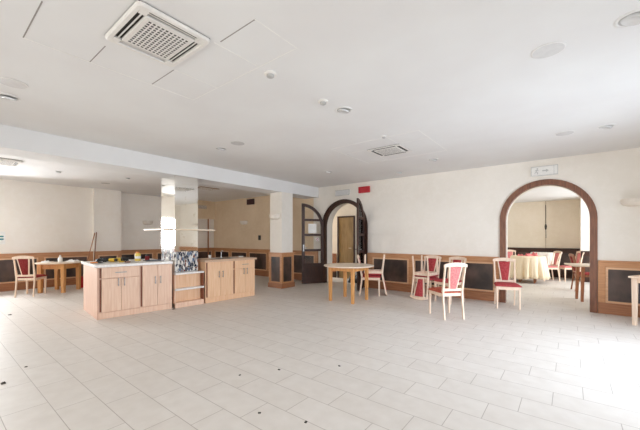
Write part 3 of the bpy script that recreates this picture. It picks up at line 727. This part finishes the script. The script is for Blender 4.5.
# things on the right worktop
W2Z = .891
t = thing('sink', 'dark steel sink let into the right worktop', 'sink', (*L2c(.62, .34), W2Z), A2)
m = MB(); m.box(-.26, .26, -.2, -.17, 0, .006, .002).box(-.26, .26, .17, .2, 0, .006, .002).box(-.26, -.23, -.17, .17, 0, .006, .002).box(.23, .26, -.17, .17, 0, .006, .002)
m.build('rim', M['steel'], t); MB().box(-.23, .23, -.17, .17, 0, .002).build('basin', M['dark_steel'], t)
t = thing('faucet', 'thin chrome faucet standing behind the sink on the right worktop', 'faucet', (*L2c(.72, .62), W2Z), A2)
MB().lathe([(0, 0), (.022, 0), (.022, .012), (.01, .02), (0, .02)]).build('base', M['chrome'], t, True)
MB().tube([(0, 0, .015), (0, 0, .13), (0, -.02, .155), (0, -.06, .16), (0, -.1, .14)], .008, 8).build('spout', M['chrome'], t, True)
t = thing('cup', 'small white cup on the right worktop behind the sink', 'cup', (*L2c(.42, .6), W2Z))
MB().lathe([(0, 0), (.025, 0), (.036, .07), (.033, .07), (.022, .006), (0, .006)]).build('body', M['white'], t, True)
MB().tube([(.033, 0, .055), (.052, 0, .05), (.052, 0, .025), (.028, 0, .02)], .004, 6).build('handle', M['white'], t, True)
t = thing('small_box', 'small white carton at the right end of the right worktop', 'box', (*L2c(1.12, .4), W2Z), .6)
MB().box(-.05, .05, -.03, .03, 0, .022, .003).build('body', M['paper'], t)
MB().box(-.05, .05, -.03, .03, .022, .026, .001).build('lid', M['white'], t)

# ---------------------------------------------------------------- chairs
def ypost(z):                                            # backward rake of the rear posts
    return -.205 - (.0 if z > .43 else (.43 - z) * .13) - (max(0, z - .45) * .2)
def make_chair(name, label, fabric, wood_m, loc, rz, rx=0, group='dining chairs with padded splat', seat=None):
    t = thing(name, label, 'chair', loc, rz, group, rx); t.scale = (.93, 1, 1)
    m = MB()
    for s in (-1, 1): m.box(s * .2 - .011, s * .2 + .011, -.19, .19, .37, .432, .003)
    m.box(-.19, .19, .185, .207, .365, .432, .003); m.box(-.18, .18, -.21, -.19, .375, .432, .003)
    m.build('seat_frame', M[wood_m], t)
    b = bmesh.new()
    # padded seat: rounded trapezoid, domed
    N = 14; vs = []
    for i in range(N + 1):
        row = []
        for j in range(N + 1):
            u, v = i / N * 2 - 1, j / N * 2 - 1
            x = u * (.225 + .012 * v); y = v * .215 + .012 * (1 - u * u) * (v > 0) * v + .005
            e = (1 - abs(u) ** 6) * (1 - abs(v) ** 6)
            row.append(b.verts.new((x, y, .44 + .034 * e ** .5)))
        vs.append(row)
    for i in range(N):
        for j in range(N): b.faces.new((vs[i][j], vs[i + 1][j], vs[i + 1][j + 1], vs[i][j + 1]))
    ext = bmesh.ops.extrude_edge_only(b, edges=[e for e in b.edges if e.is_boundary])
    bmesh.ops.translate(b, vec=(0, 0, -.012), verts=[g for g in ext['geom'] if isinstance(g, bmesh.types.BMVert)])
    bd = [e for e in b.edges if e.is_boundary]; bmesh.ops.holes_fill(b, edges=bd)
    bmesh.ops.recalc_face_normals(b, faces=b.faces)
    mb = MB(); mb._add(b); mb.build('seat', M[seat or fabric], t, True)
    for s in (-1, 1):
        MB().bar([((s * .2, .19, 0), .014, .014), ((s * .2, .19, .25), .018, .018), ((s * .2, .19, .432), .021, .021)]).build('leg', M[wood_m], t)
    for s in (-1, 1):
        zs = [0, .15, .3, .43, .55, .7, .82, .9]
        MB().bar([((s * (.185 + .02 * max(0, z - .43)), ypost(z), z), .014 + .004 * (.3 < z < .6), .015 + .006 * (.3 < z < .6)) for z in zs]).build('rear_post', M[wood_m], t)
    # crest rail: arched and slightly bowed
    b = bmesh.new(); rings = []
    n = 16
    for i in range(n + 1):
        u = i / n * 2 - 1; x = u * .222; zc = .045 * (1 - u * u); yb = ypost(.91) - .018 * (1 - u * u)
        zl = .868 + .012 * (1 - u * u); zh = .912 + .036 * (1 - u * u) ** .8
        rings.append([b.verts.new((x, yb - .013, zl)), b.verts.new((x, yb + .013, zl)), b.verts.new((x, yb + .01, zh)), b.verts.new((x, yb - .014, zh))])
    for A, B in zip(rings, rings[1:]):
        for k_ in range(4): b.faces.new((A[k_], A[(k_ + 1) % 4], B[(k_ + 1) % 4], B[k_]))
    b.faces.new(rings[0]); b.faces.new(rings[-1]); bmesh.ops.recalc_face_normals(b, faces=b.faces)
    mb = MB(); mb._add(b); mb.build('crest_rail', M[wood_m], t)
    MB().box(-.185, .185, ypost(.5) - .012, ypost(.5) + .012, .462, .51, .004).build('lower_rail', M[wood_m], t)
    for s in (-1, 1):
        MB().bar([((s * .068, ypost(.5), .5), .013, .012), ((s * .095, ypost(.7) - .004, .7), .012, .012), ((s * .118, ypost(.87) - .012, .875), .013, .012)], .003).build('splat_rail', M[wood_m], t)
    # padded splat, wide at the top
    b = bmesh.new(); F = []; Bk = []
    for i in range(7):
        z = .505 + (.872 - .505) * i / 6; w = .058 + .05 * i / 6; rowf = []; rowb = []
        for j in range(5):
            u = j / 2 - 1; puff = .014 + .012 * (1 - u * u) ** .5
            rowf.append(b.verts.new((u * w, ypost(z) - .006 * i / 6 + puff, z))); rowb.append(b.verts.new((u * w, ypost(z) - .006 * i / 6 - puff, z)))
        F.append(rowf); Bk.append(rowb)
    for i in range(6):
        for j in range(4):
            b.faces.new((F[i][j], F[i][j + 1], F[i + 1][j + 1], F[i + 1][j])); b.faces.new((Bk[i][j], Bk[i + 1][j], Bk[i + 1][j + 1], Bk[i][j + 1]))
        for j in (0, 4): b.faces.new((F[i][j], F[i + 1][j], Bk[i + 1][j], Bk[i][j]))
    for i in (0, 6):
        for j in range(4): b.faces.new((F[i][j], Bk[i][j], Bk[i][j + 1], F[i][j + 1]))
    bmesh.ops.recalc_face_normals(b, faces=b.faces)
    mb = MB(); mb._add(b); mb.build('back_pad', M[fabric], t, True)
    return t
def face(dx, dy): return math.atan2(dy, dx) - math.pi / 2
G = 'pale wooden chairs with red pads'
ch = make_chair('dining_chair', 'pale wooden chair with backlit rose back pad alone on the open floor, back to the camera', 'pink', 'beech', (-1.7, 5.68, 0), face(-.74, .67), group=G, seat='rust')  # pink of the back pad has the backlight painted in
chr_ = make_chair('dining_chair', 'pale wooden chair with red pad standing at the left foot of the right arch', 'red', 'beech', (-.97, 7.12, 0), face(.28, -.96), group=G)
def stacked(xy, d, lo, hi):
    dup(chr_, (xy[0], xy[1], 0), face(*d), lo); k = .055 / math.hypot(*d)
    dup(chr_, (xy[0] + d[0] * k, xy[1] + d[1] * k, .951), face(*d), hi, rx=math.pi)
stacked((-2.55, 7.13), (-.12, -.99), 'upright pale red padded chair at the wainscot carrying an upside-down chair', 'upside-down pale chair on the chair at the wainscot, red back hanging to the floor')
dup(chr_, (-2.02, 6.97, 0), face(-.35, -.94), 'pale red chair against the wainscot behind the lone chair, facing left')
stacked((-3.74, 6.71), (.87, .47), 'upright pale chair with red seat behind the round table, carrying an upside-down chair', 'upside-down pale chair stacked on the chair behind the round table')
lc = make_chair('dining_chair', 'pale wooden chair with dark red pad drawn up to the left round table', 'maroon', 'beech', (-10.0, 1.66, 0), face(-.8, .6), group=G)

# ---------------------------------------------------------------- tables
def round_table(loc, rz, r, h, leg_r, label, top_m, leg_m, apr=.1, lw=.035):
    t = thing('round_table', label, 'table', loc, rz)
    MB().lathe([(0, h - .028), (r - .02, h - .028), (r, h - .02), (r, h - .006), (r - .006, h), (0, h)], n=56).build('tabletop', M[top_m], t, True)
    a = leg_r / math.sqrt(2)
    m = MB()
    for s in (-1, 1):
        m.box(-a, a, s * a - .012, s * a + .012, h - .028 - apr, h - .028, .003); m.box(s * a - .012, s * a + .012, -a, a, h - .028 - apr, h - .028, .003)
    m.build('apron', M[leg_m], t)
    for sx in (-1, 1):
        for sy in (-1, 1):
            MB().bar([((sx * a, sy * a, 0), lw * .8, lw * .8), ((sx * a, sy * a, h - .028), lw, lw)]).build('leg', M[leg_m], t)
    return t
round_table((-3.78, 5.8, 0), 0, .54, .765, .40, 'round honey wood table with pale top in the middle of the back of the room', 'table_top', 'table_wood', .085, .034)
round_table((-10.2, 2.24, 0), R(42), .49, .74, .38, 'round honey wood table with thick apron and clutter by the left wall', 'table_top', 'table_wood', .13, .045)
# clutter on the left table
LTZ = .741
t = thing('spray_bottle', 'white plastic bottle standing on the left round table', 'bottle', (-10.0, 2.2, LTZ))
MB().lathe([(0, 0), (.045, 0), (.048, .006), (.048, .1), (.03, .135), (.016, .145), (.016, .155), (0, .155)]).build('body', M['white'], t, True)
MB().lathe([(0, .155), (.019, .155), (.019, .185), (0, .187)]).build('cap', M['cream_plastic'], t, True)
def crumple(name, label, cat, loc, sx, sy, h, mat, seed, rz=0, group=None):
    rnd = random.Random(seed); b = bmesh.new(); N = 14; vs = []
    ph = [rnd.uniform(0, 6) for _ in range(6)]
    for i in range(N + 1):
        row = []
        for j in range(N + 1):
            u, v = i / N * 2 - 1, j / N * 2 - 1; e = max(0, 1 - max(abs(u), abs(v)) ** 4)
            z = .003 + h * e * (.55 + .25 * math.sin(5 * u + ph[0] + 2 * v) + .2 * math.sin(6 * v + ph[1] - 3 * u) + .1 * rnd.uniform(-1, 1))
            row.append(b.verts.new((u * sx * (1 + .1 * math.sin(4 * v + ph[2])), v * sy * (1 + .1 * math.sin(4 * u + ph[3])), max(z, .003))))
        vs.append(row)
    for i in range(N):
        for j in range(N): b.faces.new((vs[i][j], vs[i + 1][j], vs[i + 1][j + 1], vs[i][j + 1]))
    ext = bmesh.ops.extrude_edge_only(b, edges=[e for e in b.edges if e.is_boundary])
    for g in ext['geom']:
        if isinstance(g, bmesh.types.BMVert): g.co.z = 0
    bmesh.ops.holes_fill(b, edges=[e for e in b.edges if e.is_boundary]); bmesh.ops.recalc_face_normals(b, faces=b.faces)
    mb = MB(); mb._add(b); o = mb.build(name, mat, None, True); o.location = loc; o.rotation_euler = (0, 0, rz); return tag(o, label, cat, group)
crumple('crumpled_paper', 'crumpled white paper left of the bottle on the left round table', 'paper', (-10.3, 1.98, LTZ), .11, .08, .05, M['paper'], 3)
crumple('crumpled_paper', 'crumpled white paper right of the bottle on the left round table', 'paper', (-10.1, 2.48, LTZ), .12, .09, .06, M['paper'], 5, .5)
t = tag(MB().box(-.12, .12, -.09, .09, 0, .03, .005).build('dark_folder', M['black']), 'flat dark folder between the papers on the left round table', 'folder'); t.location = (-10.42, 2.3, LTZ); t.rotation_euler = (0, 0, .4)

# small table at the right frame edge
def square_table(name, label, loc, rz, hx, hy, h, top_m, leg_m, lw=.03, splay=0, th=.03, inset=None):
    t = thing(name, label, 'table', loc, rz)
    MB().box(-hx, hx, -hy, hy, h - th, h, .006).build('tabletop', M[top_m], t)
    if not inset: MB().box(-hx + .06, hx - .06, -hy + .05, -hy + .07, h - th - .07, h - th, .002).box(-hx + .06, hx - .06, hy - .07, hy - .05, h - th - .07, h - th, .002).box(-hx + .05, -hx + .07, -hy + .06, hy - .06, h - th - .07, h - th, .002).box(hx - .07, hx - .05, -hy + .06, hy - .06, h - th - .07, h - th, .002).build('apron', M[leg_m], t)
    for sx in (-1, 1):
        for sy in (-1, 1):
            x, y = (sx * (hx - .06), sy * (hy - .06)) if not inset else (sx * inset[0], sy * inset[1])
            MB().bar([((x + sx * splay, y + sy * splay, 0), lw * .75, lw * .75), ((x, y, h - th), lw, lw)]).build('leg', M[leg_m], t)
    return t
square_table('square_table', 'pale wooden table cut off by the right frame edge before the wainscot', (1.22, 7.0, 0), R(-28), .38, .38, .76, 'beech', 'beech', .032)
square_table('square_table', 'small table on brown legs just inside the right arch', (.4, 8.95, 0), R(14), .44, .34, .78, 'table_top', 'brown_leg', .03, .02, inset=(.23, .16))

# cloth-covered tables in the far room
def cloth_table(loc, r, h, drop, label_t, label_c, mat, seed):
    t = thing('round_table', label_t, 'table', loc)
    MB().lathe([(0, h - .03), (r - .03, h - .03), (r - .03, h - .004), (0, h - .004)], n=40).build('tabletop', M['table_wood'], t, True)
    for k_ in range(4):
        a = R(45 + 90 * k_); MB().bar([((.6 * r * math.cos(a), .6 * r * math.sin(a), 0), .025, .025), ((.6 * r * math.cos(a), .6 * r * math.sin(a), h - .03), .03, .03)]).build('leg', M['brown_leg'], t)
    m = MB()
    for a in (0, 90): m.box(-.42 * r, .42 * r, -.015, .015, .12, .16, .003, mat=Matrix.Rotation(R(a + 45), 4, 'Z'))
    m.build('stretcher', M['brown_leg'], t)
    rnd = random.Random(seed); b = bmesh.new(); n = 144; rings = []
    ph = [rnd.uniform(0, 6) for _ in range(3)]
    prof = [(0.001, 0)] + [(r * q, 0) for q in (.4, .8, .97)] + [(r, -.012)] + [(r + .01, -.04 - (drop - .04) * q) for q in (0, .15, .35, .6, .8, 1)]
    for pr_, pz in prof:
        ring = []
        for i in range(n):
            a = 2 * math.pi * i / n; d_ = min(1, max(0, -pz / drop)); f = math.sin(15 * a + ph[0]) + .6 * math.sin(23 * a + ph[1]) + .3 * math.sin(38 * a + ph[2])
            rr = pr_ + d_ * (.05 * f + .06) ; ring.append(b.verts.new((rr * math.cos(a), rr * math.sin(a), pz + (0 if d_ < .99 else .02 * math.sin(4 * a)))))
        rings.append(ring)
    for A, B in zip(rings, rings[1:]):
        for i in range(n): b.faces.new((A[i], A[(i + 1) % n], B[(i + 1) % n], B[i]))
    bmesh.ops.remove_doubles(b, verts=b.verts, dist=.0015); bmesh.ops.recalc_face_normals(b, faces=b.faces)
    mb = MB(); mb._add(b); o = mb.build('tablecloth', mat, None, True); o.location = (loc[0], loc[1], h); tag(o, label_c, 'tablecloth')
    md = o.modifiers.new('thickness', 'SOLIDIFY'); md.thickness = .003; md.offset = 1
cloth_table((-1.02, 11.6, 0), .44, .80, .66, 'round table hidden under the cream cloth beyond the right arch', 'cream pleated tablecloth on the nearer table beyond the right arch', M['cloth'], 2)
cloth_table((-.72, 13.08, 0), .34, .86, .5, 'round table under the white cloth near the far wall', 'white tablecloth on the farther table beyond the right arch', M['white_cloth'], 9)
for i, (dx, dy, sx, sy, hh, l) in enumerate(((-.17, -.12, .09, .07, .06, 'rose red folded napkin heap at the left front of the cream cloth'), (.02, -.12, .09, .08, .09, 'rose red napkin heap in the middle of the cream cloth'), (.16, .03, .08, .08, .12, 'tallest rose napkin heap at the right of the cream cloth'))):
    crumple('cloth_heap', l, 'napkin', (-1.02 + dx, 11.6 + dy, .804), sx, sy, hh, M['napkin'], 20 + i, i * .7, 'napkins on the cream cloth')
fc = make_chair('dining_chair', 'pale wooden chair at the left behind the cream cloth table', 'pink', 'beech', (-1.5, 12.45, 0), face(.5, -.85), group=G)
dup(fc, (-.56, 12.38, 0), face(-.85, -.5), 'pale wooden chair between the cream and white cloth tables, facing left')
dup(fc, (-.02, 12.72, 0), face(-.9, -.4), 'pale chair with pink seat at the right side of the white cloth table')
bc = make_chair('dining_chair', 'dark brown wooden chair behind the small table inside the right arch', 'maroon', 'dark_wood', (.32, 10.55, 0), face(1, .25), group=G)

# ---------------------------------------------------------------- cleaning things by the left wall
t = thing('bucket', 'red bucket on the floor behind the left end of the counter', 'bucket', (-10.5, 2.78, 0))
MB().lathe([(0, 0), (.11, 0), (.14, .28), (.148, .285), (.148, .295), (.135, .295), (.105, .012), (0, .012)]).build('pail', M['bucket_red'], t, True)
MB().tube([(.145 * math.cos(a), .145 * math.sin(a) * .5 + .04, .28 - .1 * math.sin(a)) for a in [math.pi * i / 12 for i in range(13)]], .004, 6).build('bail', M['steel'], t, True)
def stick(name, a, b, r, mat, label, head):
    t = thing(name, label, 'broom' if name == 'broom' else 'mop', a)
    d_ = Vector(b) - Vector(a)
    MB().tube([(0, 0, .02), tuple(d_ * .5), tuple(d_)], r, 10).build('handle', mat, t, True)
    if head == 'mop': MB().lathe([(.0, .15), (.02, .14), (.045, .06), (.06, .0), (.0, .0)], n=18).build('mop_head', M['grey_fibre'], t, True)
    else:
        MB().box(-.15, .15, -.02, .02, .06, .1, .008).build('head_block', M['dark_wood'], t); MB().box(-.145, .145, -.025, .025, 0, .06, .006).build('bristles', M['black'], t)
stick('mop', (-10.5, 2.75, .02), (-11.11, 3.26, 1.5), .012, M['brown_leg'], 'mop with a light wooden handle standing in the red bucket, leaning on the wall', 'mop')
stick('broom', (-10.85, 3.12, 0), (-11.1, 3.3, 1.52), .013, M['dark_wood'], 'broom with a dark wooden handle leaning on the left wall pilaster', 'broom')
# dark bin bag in the passage behind the double doors
o = crumple('bin_bag', 'black bag on the floor behind the left arch, seen under the round table', 'bag', (-5.1, 8.28, 0), .24, .2, .36, M['black'], 31)

# scraps on the floor
for i, (x, y, s, l) in enumerate(((-4.13, .49, .03, 'largest dark scrap on the tiles at the left frame edge'), (-4.47, .7, .016, 'small dark scrap on the tiles above the largest one at the left'), (-2.55, 1.96, .014, 'small dark scrap on a tile joint in front of the open shelf unit'),
        (-2.34, 2.29, .016, 'small dark scrap on the tiles in front of the right counter end'), (-1.88, 1.63, .014, 'small dark scrap on the tiles at the bottom centre left'), (-1.52, 1.76, .016, 'dark scrap on a tile joint at the bottom centre'),
        (-1.91, 2.75, .016, 'dark scrap on the tiles in front of the round table'), (-7.71, 1.0, .03, 'dark scrap on the bright tiles at the left before the chair'), (-5.9, 3.0, .03, 'dark lump at the foot of the counter under the two tall doors'))):
    crumple('floor_scrap', l, 'scrap', (x, y, 0), s * .75, s * .55, s * .4, M['scrap'], 50 + i, i, 'dark scraps on the floor')

# ---------------------------------------------------------------- window light, part of it added fill
w = bpy.data.worlds.new('sky'); S.world = w; w.use_nodes = True
bg = w.node_tree.nodes['Background']; bg.inputs[0].default_value = (.93, .96, 1, 1); bg.inputs[1].default_value = .8
def area(name, loc, rot, sx, sy, power, col=(1, 1, 1), spread=180):
    l = bpy.data.lights.new(name, 'AREA'); l.shape = 'RECTANGLE'; l.size = sx; l.size_y = sy; l.energy = power; l.color = col; l.spread = R(spread)
    o = bpy.data.objects.new(name, l); COL.objects.link(o); o.location = loc; o.rotation_euler = rot; return o
def win_light(h, fix, axis, sgn, power, col=(1, 1, 1), tilt=0, spread=180):
    cx_ = (h[0] + h[1]) / 2; cz = (h[2] + h[3]) / 2; sx = h[1] - h[0]; sy = h[3] - h[2]
    if axis == 'x': area('daylight_and_fill', (cx_, fix, cz), (R(90 - tilt) , 0, 0 if sgn > 0 else math.pi), sx, sy, power, col, spread)
    else: area('daylight_and_fill', (fix, cx_, cz), (R(90 - tilt), 0, R(-90) if sgn > 0 else R(90)), sx, sy, power, col, spread)
DAY = (.9, .955, 1)
for h, p in zip(LH, (100, 215)): win_light(h, LX - .35, 'y', 1, p, (.95, .97, .985))
for h, p in zip(RH, (6, 14, 145)): win_light(h, RX + .4, 'y', -1, p, (.8, .92, 1.08), 24, 135)
for h, p in zip(FILL_H, (10, 24, 56)): win_light(h, FY - .4, 'x', 1, p, (1, .97, .925), 6, 130)  # fill lamps behind the added rear windows
win_light(BH[0], RX + .35, 'y', -1, 185, DAY)
win_light((8.1, 8.75, .9, 2.3), -9.35, 'y', 1, 130, DAY)  # fill lamp behind the added corridor window

# ---------------------------------------------------------------- camera
cam = bpy.data.cameras.new('camera'); co = bpy.data.objects.new('camera', cam); COL.objects.link(co)
co.location = (0, 0, 1.35); co.rotation_euler = (R(90), 0, math.atan2(250, 317))
cam.sensor_width = 36; cam.lens = 36 * 317 / 640; cam.shift_y = 23 / 640; cam.clip_start = .05
S.camera = co
vs = S.view_settings; vs.view_transform = 'Standard'; vs.look = 'None'; vs.gamma = 1; vs.exposure = .06; vs.use_curve_mapping = False
try:
    S.cycles.max_bounces = 12; S.cycles.diffuse_bounces = 8; S.cycles.transparent_max_bounces = 16; S.cycles.use_denoising = True; S.cycles.caustics_reflective = False
except Exception: pass
